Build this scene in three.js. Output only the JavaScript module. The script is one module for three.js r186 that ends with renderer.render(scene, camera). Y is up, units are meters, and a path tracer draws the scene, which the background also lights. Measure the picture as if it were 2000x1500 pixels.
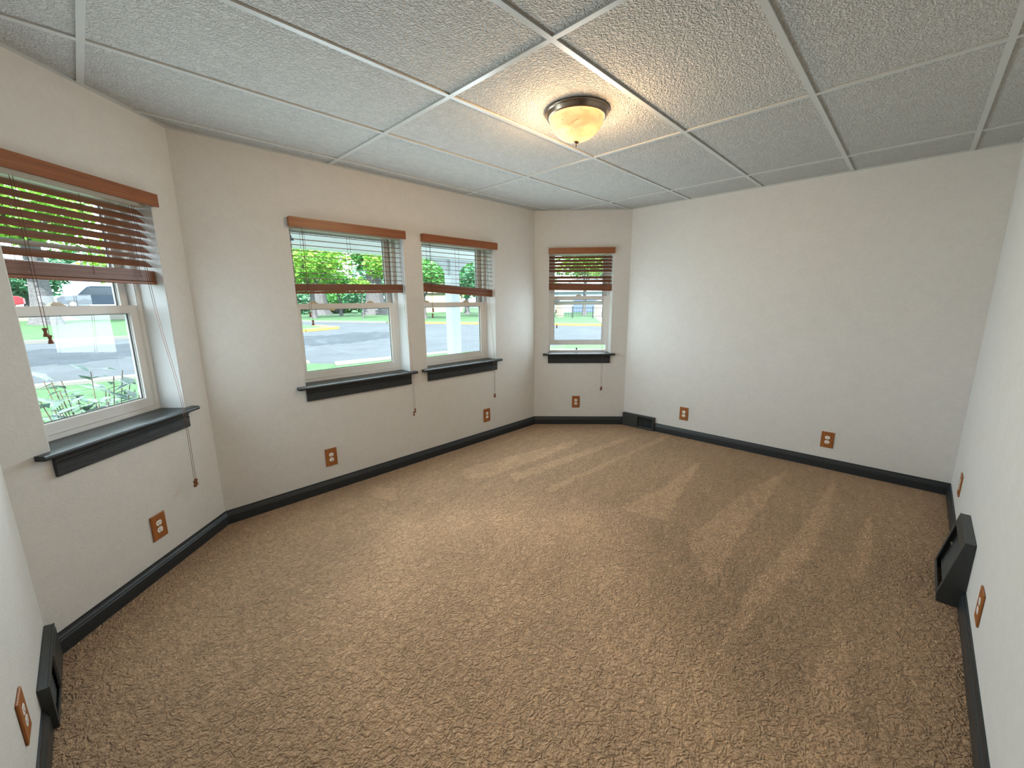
import * as THREE from 'three';
import { mergeGeometries } from 'three/addons/utils/BufferGeometryUtils.js';
import { RectAreaLightUniformsLib } from 'three/addons/lights/RectAreaLightUniformsLib.js';

// ───────────────────────── camera, sky, sun, exposure ─────────────────────────
RectAreaLightUniformsLib.init();
const scene = new THREE.Scene();
const V = (x, y, z) => new THREE.Vector3(x, y, z);
const camera = new THREE.PerspectiveCamera(2 * Math.atan(750 / 804.25) * 180 / Math.PI, 4 / 3, 0.02, 400);
{
  const pitch = 0.198, yaw = -0.771, roll = -0.0085;
  const fw = V(Math.cos(yaw) * Math.cos(pitch), -Math.sin(pitch), Math.sin(yaw) * Math.cos(pitch));
  const r = new THREE.Vector3().crossVectors(fw, V(0, 1, 0)).normalize();
  const u = new THREE.Vector3().crossVectors(r, fw);
  camera.position.set(0, 1.4308, 0);
  camera.up.copy(r.clone().multiplyScalar(-Math.sin(roll)).addScaledVector(u, Math.cos(roll)));
  camera.lookAt(camera.position.clone().add(fw));
}
scene.background = new THREE.Color().setRGB(4.3, 4.85, 5.4);
const sun = new THREE.DirectionalLight(new THREE.Color().setRGB(1, 0.95, 0.86), 13);
sun.position.set(-24, 38, 30); sun.target.position.set(0, 0, 0);
sun.castShadow = true; sun.shadow.mapSize.set(2048, 2048);
Object.assign(sun.shadow.camera, { left: -70, right: 70, top: 70, bottom: -70, near: 1, far: 200 });
scene.add(sun, sun.target);
const renderer = new THREE.WebGLRenderer({ antialias: true });
renderer.shadowMap.enabled = true;
renderer.toneMapping = THREE.LinearToneMapping;
renderer.toneMappingExposure = 1.08;
const DAY = 8.4;                // soft daylight entering at each window, nits
const LAMP = 1.06;              // candela of each of the two bulbs in the ceiling fitting

// ───────────────────────── helpers ─────────────────────────
let seed = 20240611;
const rnd = () => { seed = (seed + 0x6D2B79F5) | 0; let t = Math.imul(seed ^ (seed >>> 15), 1 | seed); t = (t + Math.imul(t ^ (t >>> 7), 61 | t)) ^ t; return ((t ^ (t >>> 14)) >>> 0) / 4294967296; };
const rr = (a, b) => a + (b - a) * rnd();
const taken = {};
function numbered(n) { taken[n] = (taken[n] ?? -1) + 1; return taken[n] ? n + '_' + String(taken[n]).padStart(3, '0') : n; }
function tag(o, label, category, group) { o.userData.label = label; o.userData.category = category; if (group) o.userData.group = group; return o; }
function thing(name, label, category, group) { const g = new THREE.Group(); g.name = numbered(name); scene.add(g); return tag(g, label, category, group); }
function part(name, geo, mat, parent) {
  const m = new THREE.Mesh(Array.isArray(geo) ? merge(geo) : geo, mat); m.name = name; m.castShadow = m.receiveShadow = true; parent.add(m); return m;
}
function struct(name, geo, mat) { const m = part(name, geo, mat, scene); m.userData.kind = 'structure'; return m; }
function structGroup(name) { const g = new THREE.Group(); g.name = name; g.userData.kind = 'structure'; scene.add(g); return g; }
const merge = gs => { const a = gs.map(g => g.index ? g.toNonIndexed() : g); for (const g of a) for (const k of Object.keys(g.attributes)) if (!['position', 'normal', 'uv'].includes(k)) g.deleteAttribute(k); return a.length > 1 ? mergeGeometries(a) : a[0]; };
// uv in metres from the face's main direction; u runs along `along` (0 x, 1 y, 2 z)
function metric(g, along = 0, ou = 0, ov = 0) {
  g = g.index ? g.toNonIndexed() : g; const p = g.attributes.position, uv = new Float32Array(p.count * 2);
  for (let i = 0; i < p.count; i += 3) {
    const a = V().fromBufferAttribute(p, i), b = V().fromBufferAttribute(p, i + 1), c = V().fromBufferAttribute(p, i + 2);
    const n = b.clone().sub(a).cross(c.clone().sub(a)), q = [Math.abs(n.x), Math.abs(n.y), Math.abs(n.z)], k = q.indexOf(Math.max(...q));
    const axes = [0, 1, 2].filter(j => j !== k); if (axes[1] === along) axes.reverse();
    [a, b, c].forEach((v, j) => { const w = [v.x, v.y, v.z]; uv[(i + j) * 2] = w[axes[0]] + ou; uv[(i + j) * 2 + 1] = w[axes[1]] + ov; });
  }
  g.setAttribute('uv', new THREE.BufferAttribute(uv, 2)); return g;
}
const bx = (x0, x1, y0, y1, z0, z1, along = 0, ou = 0, ov = 0) => metric(new THREE.BoxGeometry(x1 - x0, y1 - y0, z1 - z0).translate((x0 + x1) / 2, (y0 + y1) / 2, (z0 + z1) / 2), along, ou, ov);
function shape(pts, holes = []) { const s = new THREE.Shape(pts.map(p => new THREE.Vector2(...p))); for (const h of holes) s.holes.push(new THREE.Path(h.map(p => new THREE.Vector2(...p)))); return s; }
const rect = (x0, x1, y0, y1) => [[x0, y0], [x1, y0], [x1, y1], [x0, y1]];
const extr = (s, depth, bevel = 0, seg = 1, curve = 10) => new THREE.ExtrudeGeometry(s, { depth, bevelEnabled: bevel > 0, bevelThickness: bevel, bevelSize: bevel, bevelOffset: -bevel, bevelSegments: seg, curveSegments: curve });
// profile [(out, up)] swept along local x from x0 to x1, ends cut at the given mitre slopes (dx per unit of `out`)
function sweep(profile, x0, x1, m0 = 0, m1 = 0) {
  const pos = [], n = profile.length, P = (i, e) => { const [o, h] = profile[i % n]; return [e ? x1 + m1 * o : x0 + m0 * o, h, o]; };
  for (let i = 0; i < n; i++) { const a = P(i, 0), b = P(i + 1, 0), c = P(i + 1, 1), d = P(i, 1); pos.push(...a, ...b, ...c, ...a, ...c, ...d); }
  const tri = THREE.ShapeUtils.triangulateShape(profile.map(p => new THREE.Vector2(...p)), []);
  for (const [a, b, c] of tri) { pos.push(...P(a, 0), ...P(c, 0), ...P(b, 0), ...P(a, 1), ...P(b, 1), ...P(c, 1)); }
  const g = new THREE.BufferGeometry(); g.setAttribute('position', new THREE.Float32BufferAttribute(pos, 3)); g.computeVertexNormals(); return metric(g, 0);
}
const ringXY = (x0, x1, y0, y1, l, r, b, t, z0, z1) => metric(extr(shape(rect(x0, x1, y0, y1), [rect(x0 + l, x1 - r, y0 + b, y1 - t).reverse()]), z1 - z0).translate(0, 0, z0), 0);
const tube = (pts, r, seg = 16, rad = 6) => new THREE.TubeGeometry(new THREE.CatmullRomCurve3(pts.map(p => V(...p))), seg, r, rad);
const lathe = (pts, seg = 48) => new THREE.LatheGeometry(pts.map(p => new THREE.Vector2(...p)), seg);

// ───────────────────────── textures ─────────────────────────
function noiseGrid(n) { const a = new Float32Array(n * n); for (let i = 0; i < n * n; i++) a[i] = rnd(); return (x, y) => { const xi = Math.floor(x), yi = Math.floor(y), fx = x - xi, fy = y - yi, sx = fx * fx * (3 - 2 * fx), sy = fy * fy * (3 - 2 * fy), g = (i, j) => a[(((j % n) + n) % n) * n + (((i % n) + n) % n)]; return (g(xi, yi) * (1 - sx) + g(xi + 1, yi) * sx) * (1 - sy) + (g(xi, yi + 1) * (1 - sx) + g(xi + 1, yi + 1) * sx) * sy; }; }
function tex(w, h, fn, srgb, repeat) {
  const d = new Uint8Array(w * h * 4);
  for (let y = 0; y < h; y++) for (let x = 0; x < w; x++) { const c = fn(x / w, y / h), i = (y * w + x) * 4; if (typeof c === 'number') d[i] = d[i + 1] = d[i + 2] = Math.max(0, Math.min(255, c * 255)); else for (let k = 0; k < 3; k++) d[i + k] = Math.max(0, Math.min(255, c[k] * 255)); d[i + 3] = 255; }
  const t = new THREE.DataTexture(d, w, h); t.magFilter = THREE.LinearFilter; t.minFilter = THREE.LinearMipmapLinearFilter; t.generateMipmaps = true; t.wrapS = t.wrapT = THREE.RepeatWrapping;
  if (srgb) t.colorSpace = THREE.SRGBColorSpace; if (repeat) t.repeat.set(1 / repeat[0], 1 / repeat[1]); t.needsUpdate = true; return t;
}
const lin2s = c => c <= 0.0031308 ? c * 12.92 : 1.055 * Math.pow(c, 1 / 2.4) - 0.055;
const S = (r, g, b) => [lin2s(r), lin2s(g), lin2s(b)];
const RGB = (r, g, b) => new THREE.Color().setRGB(r, g, b);
const mat = (c, roughness = 0.6, o = {}) => new THREE.MeshStandardMaterial({ color: Array.isArray(c) ? RGB(...c) : c, roughness, ...o });

const nA = noiseGrid(64), nB = noiseGrid(128), nC = noiseGrid(256), nD = noiseGrid(32);
const M = {};
// walls: cream eggshell paint with roller stipple
M.wall = mat([0.69, 0.68, 0.65], 0.55, { bumpMap: tex(512, 512, (u, v) => 0.5 * nB(u * 128, v * 128) + 0.5 * nA(u * 64, v * 64), false, [0.5, 0.5]), bumpScale: 0.0006, map: tex(512, 512, (u, v) => { const k = 0.985 + 0.015 * (nD(u * 32, v * 32) - 0.5) + 0.02 * (nB(u * 128, v * 128) - 0.5); return [k, k, k]; }, true, [2.1, 2.1]) });
M.reveal = mat([0.8, 0.81, 0.8], 0.5, { bumpMap: M.wall.bumpMap, bumpScale: 0.0008 });
// ceiling tiles: pebbled mineral board
{
  const peb = (u, v) => { const a = nC(u * 96 + 3 * nA(u * 32, v * 32), v * 96 + 3 * nA(u * 32 + 9, v * 32)), b = nB(u * 128 + 5, v * 128); const s = 0.7 * a + 0.3 * b; return Math.max(0, Math.min(1, (s - 0.3) * 2.2)); };
  M.tile = mat([0.56, 0.55, 0.52], 0.9, { bumpMap: tex(512, 512, peb, false, [0.46, 0.46]), bumpScale: 0.004, map: tex(256, 256, (u, v) => { const k = 0.955 + 0.03 * (nD(u * 32, v * 32) - 0.5) + 0.03 * (nB(u * 128, v * 128) - 0.5); return [k, k, k]; }, true, [1.3, 1.3]) });
}
M.tbar = mat([0.53, 0.54, 0.52], 0.25);
M.deck = mat([0.3, 0.26, 0.2], 0.9);
// satin black paint on trim
M.black = mat([0.017, 0.022, 0.025], 0.38, { bumpMap: tex(256, 256, (u, v) => 0.7 * nA(u * 8, v * 64) + 0.3 * nB(u * 32, v * 128), false, [0.4, 0.1]), bumpScale: 0.0006 });
M.register = mat([0.03, 0.034, 0.033], 0.42, { bumpMap: M.black.bumpMap, bumpScale: 0.0004 });
M.slotShadeAndLatch = mat([0.02, 0.02, 0.02], 0.6);  // black of the latch; on outlet slots and ground holes it paints recess shade
M.vinyl = mat([0.82, 0.82, 0.8], 0.35);
M.gasket = mat([0.05, 0.06, 0.06], 0.6);
M.glass = new THREE.MeshPhysicalMaterial({ color: RGB(0.93, 1, 0.985), roughness: 0, transmission: 1, thickness: 0, ior: 1.5 });
const grain = (c1, c2, dark) => tex(512, 256, (u, v) => { const f = nA(u * 4, v * 64 + 2 * nD(u * 4, v * 8)), g = nB(u * 16, v * 128), k = 0.65 * f + 0.35 * g, t = k * k * (3 - 2 * k), p = Math.pow(nD(u * 6 + 7, v * 32), 6) * dark; return S(...[0, 1, 2].map(i => (c1[i] + (c2[i] - c1[i]) * t) * (1 - p))); }, true, [0.7, 0.09]);
M.wood = mat([1, 1, 1], 0.38, { map: grain([0.20, 0.062, 0.018], [0.34, 0.115, 0.035], 0.5) });
M.woodslat = new THREE.MeshPhysicalMaterial({ color: RGB(1, 1, 1), roughness: 0.4, map: grain([0.2, 0.08, 0.042], [0.34, 0.145, 0.075], 0.5) });
M.oak = mat([1, 1, 1], 0.4, { map: grain([0.24, 0.072, 0.014], [0.40, 0.14, 0.032], 0.6) });
M.tassel = mat([0.2, 0.065, 0.022], 0.4);
M.cord = mat([0.16, 0.07, 0.045], 0.8);
M.ivory = mat([0.78, 0.7, 0.56], 0.35);
M.white = mat([0.82, 0.8, 0.75], 0.35);
M.tape = mat([0.02, 0.22, 0.62], 0.6);
M.bronze = mat([0.30, 0.235, 0.18], 0.28, { metalness: 1 });
M.steel = mat([0.5, 0.5, 0.48], 0.3, { metalness: 1 });

// ───────────────────────── the room's plan ─────────────────────────
const CEIL = 2.3818, THICK = 0.24;
const WALL = {   // inner face, from P0 to P1, room on the left hand of local +z
  left_bay: [[-0.29, -2.37], [0.47, -3.10]], front: [[0.47, -3.10], [3.565, -3.10]], right_bay: [[3.565, -3.10], [4.265, -2.32]],
  right: [[4.265, -2.32], [4.265, 0.347]], back: [[4.265, 0.347], [-0.29, 0.312]], left: [[-0.29, 0.312], [-0.29, -2.37]],
};
const ORDER = ['left_bay', 'front', 'right_bay', 'right', 'back', 'left'];
const dirOf = w => { const [[a, b], [c, d]] = WALL[w], l = Math.hypot(c - a, d - b); return [(c - a) / l, (d - b) / l, l]; };
function place(o, w, s = 0, h = 0, off = 0) {   // local x along the wall, y up, z into the room
  const [tx, tz] = dirOf(w), [[a, b]] = WALL[w];
  o.position.set(a + tx * s - tz * off, h, b + tz * s + tx * off); o.rotation.y = Math.atan2(-tz, tx); return o;
}
const turnAt = (w, next) => { const [ax, az] = dirOf(w), [bx_, bz] = dirOf(next); return Math.atan2(ax * bz - az * bx_, ax * bx_ + az * bz); };
const WIN = {   // s0, s1, opening
  left_bay: [[0.163, 0.879]], front: [[0.58, 1.456], [1.625, 2.492]], right_bay: [[0.155, 0.868]],
};
const SILL = 0.842, HEAD = 1.988;
const DOORWAY = [2.905, 4.37, 2.08];   // cased opening in the back wall, where the photographer stands

for (const w of ORDER) {
  const L = dirOf(w)[2], i = ORDER.indexOf(w), next = ORDER[(i + 1) % 6];
  const ext = THICK * Math.tan(Math.abs(turnAt(w, next)) / 2) + (Math.abs(turnAt(w, next)) > 1 ? 0.0 : 0.0);
  const holes = (WIN[w] || []).map(([a, b]) => rect(a, b, SILL - 0.024, HEAD).reverse());
  if (w === 'back') holes.push(rect(DOORWAY[0], DOORWAY[1], -0.001, DOORWAY[2]).reverse());
  const g = metric(extr(shape(rect(0, L + ext, -0.3, 2.75), holes), THICK).translate(0, 0, -THICK), 0);
  place(struct('wall_' + w, g, M.wall), w);
}
// carpet floor
const PLAN = ORDER.map(w => WALL[w][0]);
{
  const X0 = -0.4, Z0 = -3.25, W = 4.8, H = 3.75;
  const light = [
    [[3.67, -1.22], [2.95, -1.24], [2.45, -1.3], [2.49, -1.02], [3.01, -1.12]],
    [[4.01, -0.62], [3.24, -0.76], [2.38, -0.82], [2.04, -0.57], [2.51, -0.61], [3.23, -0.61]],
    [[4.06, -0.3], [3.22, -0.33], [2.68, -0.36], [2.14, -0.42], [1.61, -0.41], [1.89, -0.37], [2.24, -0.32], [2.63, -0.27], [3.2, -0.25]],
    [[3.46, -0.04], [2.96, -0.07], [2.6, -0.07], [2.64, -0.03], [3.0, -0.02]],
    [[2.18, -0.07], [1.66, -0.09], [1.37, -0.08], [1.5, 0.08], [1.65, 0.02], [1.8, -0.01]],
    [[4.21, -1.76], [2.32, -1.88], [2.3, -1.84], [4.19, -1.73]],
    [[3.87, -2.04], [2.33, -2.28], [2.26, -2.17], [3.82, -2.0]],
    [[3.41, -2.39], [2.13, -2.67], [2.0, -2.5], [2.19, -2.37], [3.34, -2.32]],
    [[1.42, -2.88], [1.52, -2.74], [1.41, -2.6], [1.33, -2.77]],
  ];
  const brushed = [[1.3, 0.3], [1.61, -0.4], [2.43, -1.3], [2.1, -2.05], [1.25, -2.39], [0.62, -1.95], [0.36, -1.35], [0.45, -0.3], [0.8, 0.3]];
  const sd = (P, x, y) => { let d = 1e9, inn = false; for (let i = 0, j = P.length - 1; i < P.length; j = i++) { const [ax, ay] = P[j], [bx2, by] = P[i], ex = bx2 - ax, ey = by - ay, t = Math.max(0, Math.min(1, ((x - ax) * ex + (y - ay) * ey) / (ex * ex + ey * ey))); d = Math.min(d, Math.hypot(x - ax - ex * t, y - ay - ey * t)); if ((ay > y) !== (by > y) && x < (bx2 - ax) * (y - ay) / (by - ay) + ax) inn = !inn; } return inn ? -d : d; };
  const st = (a, b, x) => { const t = Math.max(0, Math.min(1, (x - a) / (b - a))); return t * t * (3 - 2 * t); };
  const tuftAt = (u, v) => { const a = nC(u * 96 + 4 * nA(u * 32, v * 32), v * 96 + 4 * nA(u * 32 + 3, v * 32 + 11)), b = nC(u * 256, v * 256); return Math.max(0, Math.min(1, 0.75 * a + 0.35 * b - 0.05)); };
  const N = 2048, pat = tex(N, Math.round(N * H / W), (u, v) => {
    const x = X0 + u * W, z = Z0 + v * H, wx = x + 0.02 * (nA(x * 12, z * 12) - 0.5), wz = z + 0.02 * (nA(x * 12 + 31, z * 12) - 0.5);
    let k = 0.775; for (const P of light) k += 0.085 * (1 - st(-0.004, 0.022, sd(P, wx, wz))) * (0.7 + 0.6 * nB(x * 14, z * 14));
    k += 0.145 * (1 - st(-0.3, 0.22, sd(brushed, wx, wz))) * (0.75 + 0.5 * nA(x * 4, z * 4));
    k += 0.05 * (nA(x * 2.3 + 5, z * 2.3) - 0.5) + 0.05 * (nB(x * 7, z * 40 + x * 6) - 0.5) + 0.07 * (nC(x * 130, z * 130) - 0.5) + 0.05 * (nC(x * 60 + 9, z * 60) - 0.5);
    k *= 1 - 0.4 * Math.exp(-(((x - 0.404) * 0.96 + (z + 2.118) * 0.2) ** 2) / 0.0006 - ((z + 2.118) ** 2) / 0.00002);
    k *= 0.86 + 0.28 * tuftAt(u * W / 0.75, v * H / 0.75);  // shade in the gaps between tufts put into the carpet colour
    const h = 0.06 * (nA(x * 3, z * 3 + 20) - 0.5);
    return S(0.66 * k * k, (0.42 + 0.02 * h) * k * k, (0.245 - 0.1 * h) * k * k);
  }, true);
  const tuft = tex(1024, 1024, tuftAt, false);
  tuft.repeat.set(W / 0.75, H / 0.75);
  M.carpet = new THREE.MeshPhysicalMaterial({ color: RGB(1, 1, 1), roughness: 1, map: pat, bumpMap: tuft, bumpScale: 0.013, sheen: 0.3, sheenRoughness: 0.7, sheenColor: RGB(0.5, 0.36, 0.25) });
  const g = extr(shape(PLAN.map(([x, z]) => [x, -z])), 0.06).rotateX(-Math.PI / 2).translate(0, -0.06, 0);
  const p = g.attributes.position, uv = g.attributes.uv; for (let i = 0; i < p.count; i++) uv.setXY(i, (p.getX(i) - X0) / W, (p.getZ(i) - Z0) / H);
  struct('floor', g, M.carpet);
}
// suspended ceiling: tiles in a grid of bars; roof deck above
{
  const GX = j => -1.0733 + j * 1.2192, GZ = i => -2.9504 + i * 0.6148, ceil = structGroup('ceiling'), hw = 0.012, face = CEIL + 0.007;
  const clip = (poly, f) => { const out = []; poly.forEach((a, i) => { const b = poly[(i + 1) % poly.length], fa = f(a), fb = f(b); if (fa >= 0) out.push(a); if ((fa >= 0) !== (fb >= 0)) { const t = fa / (fa - fb); out.push([a[0] + (b[0] - a[0]) * t, a[1] + (b[1] - a[1]) * t]); } }); return out; };
  const inRoom = (poly, m = 0) => { for (const w of ORDER) { const [tx, tz] = dirOf(w), [[a, b]] = WALL[w]; poly = clip(poly, ([x, z]) => (x - a) * -tz + (z - b) * tx - m); if (poly.length < 3) return null; } return poly; };
  const slab = (poly, y0, y1) => metric(extr(shape(poly.map(([x, z]) => [x, -z])), y1 - y0).rotateX(-Math.PI / 2).translate(0, y0, 0), 0);
  const area = p => { let s = 0; p.forEach((a, i) => { const b = p[(i + 1) % p.length]; s += a[0] * b[1] - b[0] * a[1]; }); return Math.abs(s / 2); };
  for (let i = -2; i < 6; i++) for (let j = 0; j < 5; j++) {
    const x0 = Math.max(GX(j), -0.6), x1 = GX(j + 1), z0 = GZ(i), z1 = GZ(i + 1), g = hw - 0.006;
    const p = inRoom([[x0 + g, z0 + g], [x1 - g, z0 + g], [x1 - g, z1 - g], [x0 + g, z1 - g]], 0.004);
    if (p && area(p) > 0.0006) { const t = part('ceiling_tile', slab(p, face, face + 0.016), M.tile, ceil), uv = t.geometry.attributes.uv; const ou = rnd(), ov = rnd(); for (let k = 0; k < uv.count; k++) uv.setXY(k, uv.getX(k) + ou, uv.getY(k) + ov); }
  }
  const bar = (x0, x1, z0, z1, m) => { const p = inRoom([[x0, z0], [x1, z0], [x1, z1], [x0, z1]], m); if (p) part('grid_bar', slab(p, CEIL, face + 0.001), M.tbar, ceil); };
  for (let j = 1; j < 5; j++) bar(GX(j) - hw, GX(j) + hw, -3.2, 0.5, 0.018);
  for (let i = 0; i < 6; i++) for (let j = 0; j < 5; j++) bar(GX(j) + hw, GX(j + 1) - hw, GZ(i) - hw, GZ(i) + hw, 0.018);
  for (const w of ORDER) { const i = ORDER.indexOf(w), L = dirOf(w)[2], t0 = Math.tan(Math.abs(turnAt(ORDER[(i + 5) % 6], w)) / 2), t1 = Math.tan(Math.abs(turnAt(w, ORDER[(i + 1) % 6])) / 2); place(part('wall_angle', sweep([[0, CEIL], [0.018, CEIL], [0.018, face + 0.001], [0, face + 0.001]], 0, L, t0, -t1), M.tbar, ceil), w); }
  struct('roof_deck', bx(-1.2, 5.1, 2.72, 2.95, -3.75, 1.0), M.deck);
}
// black baseboards
{
  const prof = [[0, 0], [0.016, 0], [0.016, 0.058], [0.013, 0.064], [0.013, 0.069], [0.009, 0.076], [0.0065, 0.084], [0.006, 0.092], [0, 0.092]];
  const cuts = { right: [[0.003, 0.393]], back: [[1.225, 1.605]], left: [[2.255, 2.668]] };
  ORDER.forEach((w, i) => {
    const L = dirOf(w)[2], t0 = Math.tan(Math.abs(turnAt(ORDER[(i + 5) % 6], w)) / 2), t1 = Math.tan(Math.abs(turnAt(w, ORDER[(i + 1) % 6])) / 2), gs = []; let s = 0, m = t0;
    for (const [a, b] of cuts[w] || []) { if (a - s > 0.02) gs.push(sweep(prof, s, a - 0.001, m, 0)); s = b + 0.001; m = 0; }
    if (w === 'back') { gs.push(sweep(prof, s, DOORWAY[0] - 0.162, m, 0)); gs.push(sweep(prof, DOORWAY[1] + 0.162, L, 0, -t1)); }
    else gs.push(sweep(prof, s, L, m, -t1));
    place(struct('baseboard_' + w, merge(gs), M.black), w);
  });
}

// cased opening and the adjoining room behind the camera, with its wide window
{
  const [a, b, h] = DOORWAY, c = 0.16, t = structGroup('trim_2'); place(t, 'back');
  part('casing', [bx(a - c, a, 0, h + c, 0.0005, 0.010, 1), bx(b, b + c, 0, h + c, 0.0005, 0.010, 1), bx(a, b, h, h + c, 0.0005, 0.010)], M.wall, t);
  part('jamb', [bx(a, a + 0.012, 0, h, -THICK, 0.010, 1), bx(b - 0.012, b, 0, h, -THICK, 0.010, 1), bx(a + 0.012, b - 0.012, h - 0.012, h, -THICK, 0.010)], M.wall, t);
  const X0 = -1.9, X1 = 3.4, Z0 = 0.6, Z1 = 4.4, win = [0.2, 1.4, 0.9, 2.1];
  struct('floor_hall', bx(X0, X1, -0.3, 0, 0.34, Z1 + 0.2), mat([0.32, 0.24, 0.16], 0.8));
  struct('ceiling_hall', bx(X0 - 0.2, X1 + 0.2, CEIL, CEIL + 0.2, 0.588, Z1 + 0.2), M.wall);
  struct('wall_hall_left', bx(X0 - 0.2, X0, -0.3, 2.75, 0.36, Z1 + 0.2, 2), M.wall);
  struct('wall_hall_right', bx(X1, X1 + 0.2, -0.3, 2.75, 0.6, Z1 + 0.2, 2), M.wall);
  struct('wall_hall_corner', bx(X0, -0.3, -0.3, 2.75, 0.36, 0.56), M.wall);
  struct('wall_hall_far', metric(extr(shape(rect(X0, X1, -0.3, 2.75), [rect(...win).reverse()]), 0.2).translate(0, 0, Z1), 0), M.wall);
  const w5 = structGroup('window_5'); w5.position.set(0, 0, Z1 + 0.1);
  const n = 1, W = (win[1] - win[0]) / n;
  for (let k = 0; k < n; k++) { const f = part('sash', ringXY(win[0] + k * W, win[0] + (k + 1) * W, win[2], win[3], 0.05, 0.05, 0.05, 0.05, -0.03, 0.03), M.vinyl, w5); part('glass_pane', new THREE.PlaneGeometry(W - 0.1, win[3] - win[2] - 0.1).translate(win[0] + (k + 0.5) * W, (win[2] + win[3]) / 2, 0), M.glass, f); }
  for (let k = 0; k < 18; k++) part('slat', bx(win[0] + 0.06, win[1] - 0.06, -0.0015, 0.0015, -0.02, 0.02).rotateX(0.35).translate(0, win[2] + 0.09 + k * 0.06, -0.07), M.vinyl, w5);
}

// ───────────────────────── windows ─────────────────────────
let winNo = 0;
function makeWindow(w, [s0, s1], { raised = 0, locks = [0.5], tape = false }) {
  const g = structGroup('window_' + (++winNo)); place(g, w, s0, SILL); const W = s1 - s0, H = HEAD - SILL, F = -0.142, B = -0.232;
  part('frame', [ringXY(0, W, 0, H, 0.026, 0.026, 0.022, 0.016, B, F), bx(0.026, 0.031, 0.022, H - 0.03, -0.178, F - 0.004), bx(W - 0.031, W - 0.026, 0.022, H - 0.03, -0.178, F - 0.004)], M.vinyl, g);
  part('reveal', [bx(-0.0005, 0.004, 0, H, F, -0.001, 1), bx(W - 0.004, W + 0.0005, 0, H, F, -0.001, 1), bx(0, W, H - 0.004, H + 0.0005, F, -0.001)], M.reveal, g);
  const x0 = 0.031, x1 = W - 0.031, rail = 0.585 - 0.022;
  const sash = (name, y0, y1, z0, z1, b, t) => {
    const sg = part(name, [ringXY(x0, x1, y0, y1, 0.044, 0.044, b, t, z0, z1), ringXY(x0 + 0.04, x1 - 0.04, y0 + b - 0.004, y1 - t + 0.004, 0.007, 0.007, 0.007, 0.007, (z0 + z1) / 2 - 0.004, z1 - 0.010)], M.vinyl, g);
    const pz = (z0 + z1) / 2;
    part('gasket', ringXY(x0 + 0.044, x1 - 0.044, y0 + b, y1 - t, 0.006, 0.006, 0.006, 0.006, pz - 0.003, pz + 0.003), M.gasket, sg);
    part('glass_pane', new THREE.PlaneGeometry(x1 - x0 - 0.092, y1 - y0 - b - t - 0.004).translate((x0 + x1) / 2, (y0 + b + y1 - t) / 2, pz), M.glass, sg);
    return sg;
  };
  sash('upper_sash', rail - 0.02, H - 0.017, -0.226, -0.192, 0.036, 0.03);
  const lo = sash('lower_sash', 0.024 + raised, rail + 0.022 + raised, -0.186, -0.15, 0.05, 0.04), top = rail + 0.022 + raised;
  for (const k of locks) part('sash_lock', [bx(W * k - 0.032, W * k + 0.032, top, top + 0.006, -0.184, -0.158), metric(extr(shape([[-0.03, 0], [0.03, 0], [0.016, 0.011], [-0.012, 0.013]]), 0.014, 0.002).translate(W * k, top + 0.006, -0.178), 0)], M.ivory, lo);
  if (raised) part('tilt_latch', bx(W * 0.47, W * 0.47 + 0.014, -0.002, 0.022, -0.152, -0.138).translate(0, 0.026, 0), M.slotShadeAndLatch, g);
  // black stool with horns and a moulded apron
  const nose = [[-0.142, -0.022], [0.040, -0.022], [0.046, -0.018], [0.048, -0.011], [0.046, -0.004], [0.040, 0], [-0.142, 0]];
  part('stool', [sweep(nose.filter(p => p[0] < 0).concat([[0.0005, 0], [0.0005, -0.022]]).sort((a, b) => 0) && [[-0.142, -0.022], [0.001, -0.022], [0.001, 0], [-0.142, 0]], 0.0005, W - 0.0005), sweep([[0.001, -0.022], [0.040, -0.022], [0.046, -0.018], [0.048, -0.011], [0.046, -0.004], [0.040, 0], [0.001, 0]], -0.058, W + 0.045)], M.black, g);
  part('apron', sweep([[0.001, -0.112], [0.013, -0.112], [0.016, -0.108], [0.016, -0.062], [0.019, -0.058], [0.019, -0.054], [0.014, -0.05], [0.016, -0.036], [0.024, -0.028], [0.026, -0.0225], [0.001, -0.0225]], 0.0, W - 0.006), M.black, g);
  if (tape) { const t = part('painter_tape', bx(0.06, 0.086, H - 0.10, H - 0.078, -0.2085, -0.2075), M.tape, g); t.userData.label = 'small blue tape scrap on the pane'; part('painter_tape', bx(0.076, 0.1, H - 0.113, H - 0.094, -0.2085, -0.2072), M.tape, g); }
  return g;
}
// daylight at the window openings: one area light as large as the clear opening below each raised blind, in the plane of the wall's inner face
for (const [w, list] of Object.entries(WIN)) for (const [a, b] of list) {
  const l = new THREE.RectAreaLight(RGB(0.80, 0.97, 1.05), DAY, b - a - 0.02, 1.54 - SILL - 0.06); place(l, w, (a + b) / 2, (1.54 + SILL + 0.05) / 2, 0.001);
  l.rotation.y += Math.PI; l.name = 'window_daylight'; scene.add(l);
}
makeWindow('left_bay', WIN.left_bay[0], { locks: [0.42] });
makeWindow('front', WIN.front[0], { locks: [0.2, 0.72], tape: true });
makeWindow('front', WIN.front[1], { locks: [0.16, 0.7] });
makeWindow('right_bay', WIN.right_bay[0], { raised: 0.058, locks: [0.5] });

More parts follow.
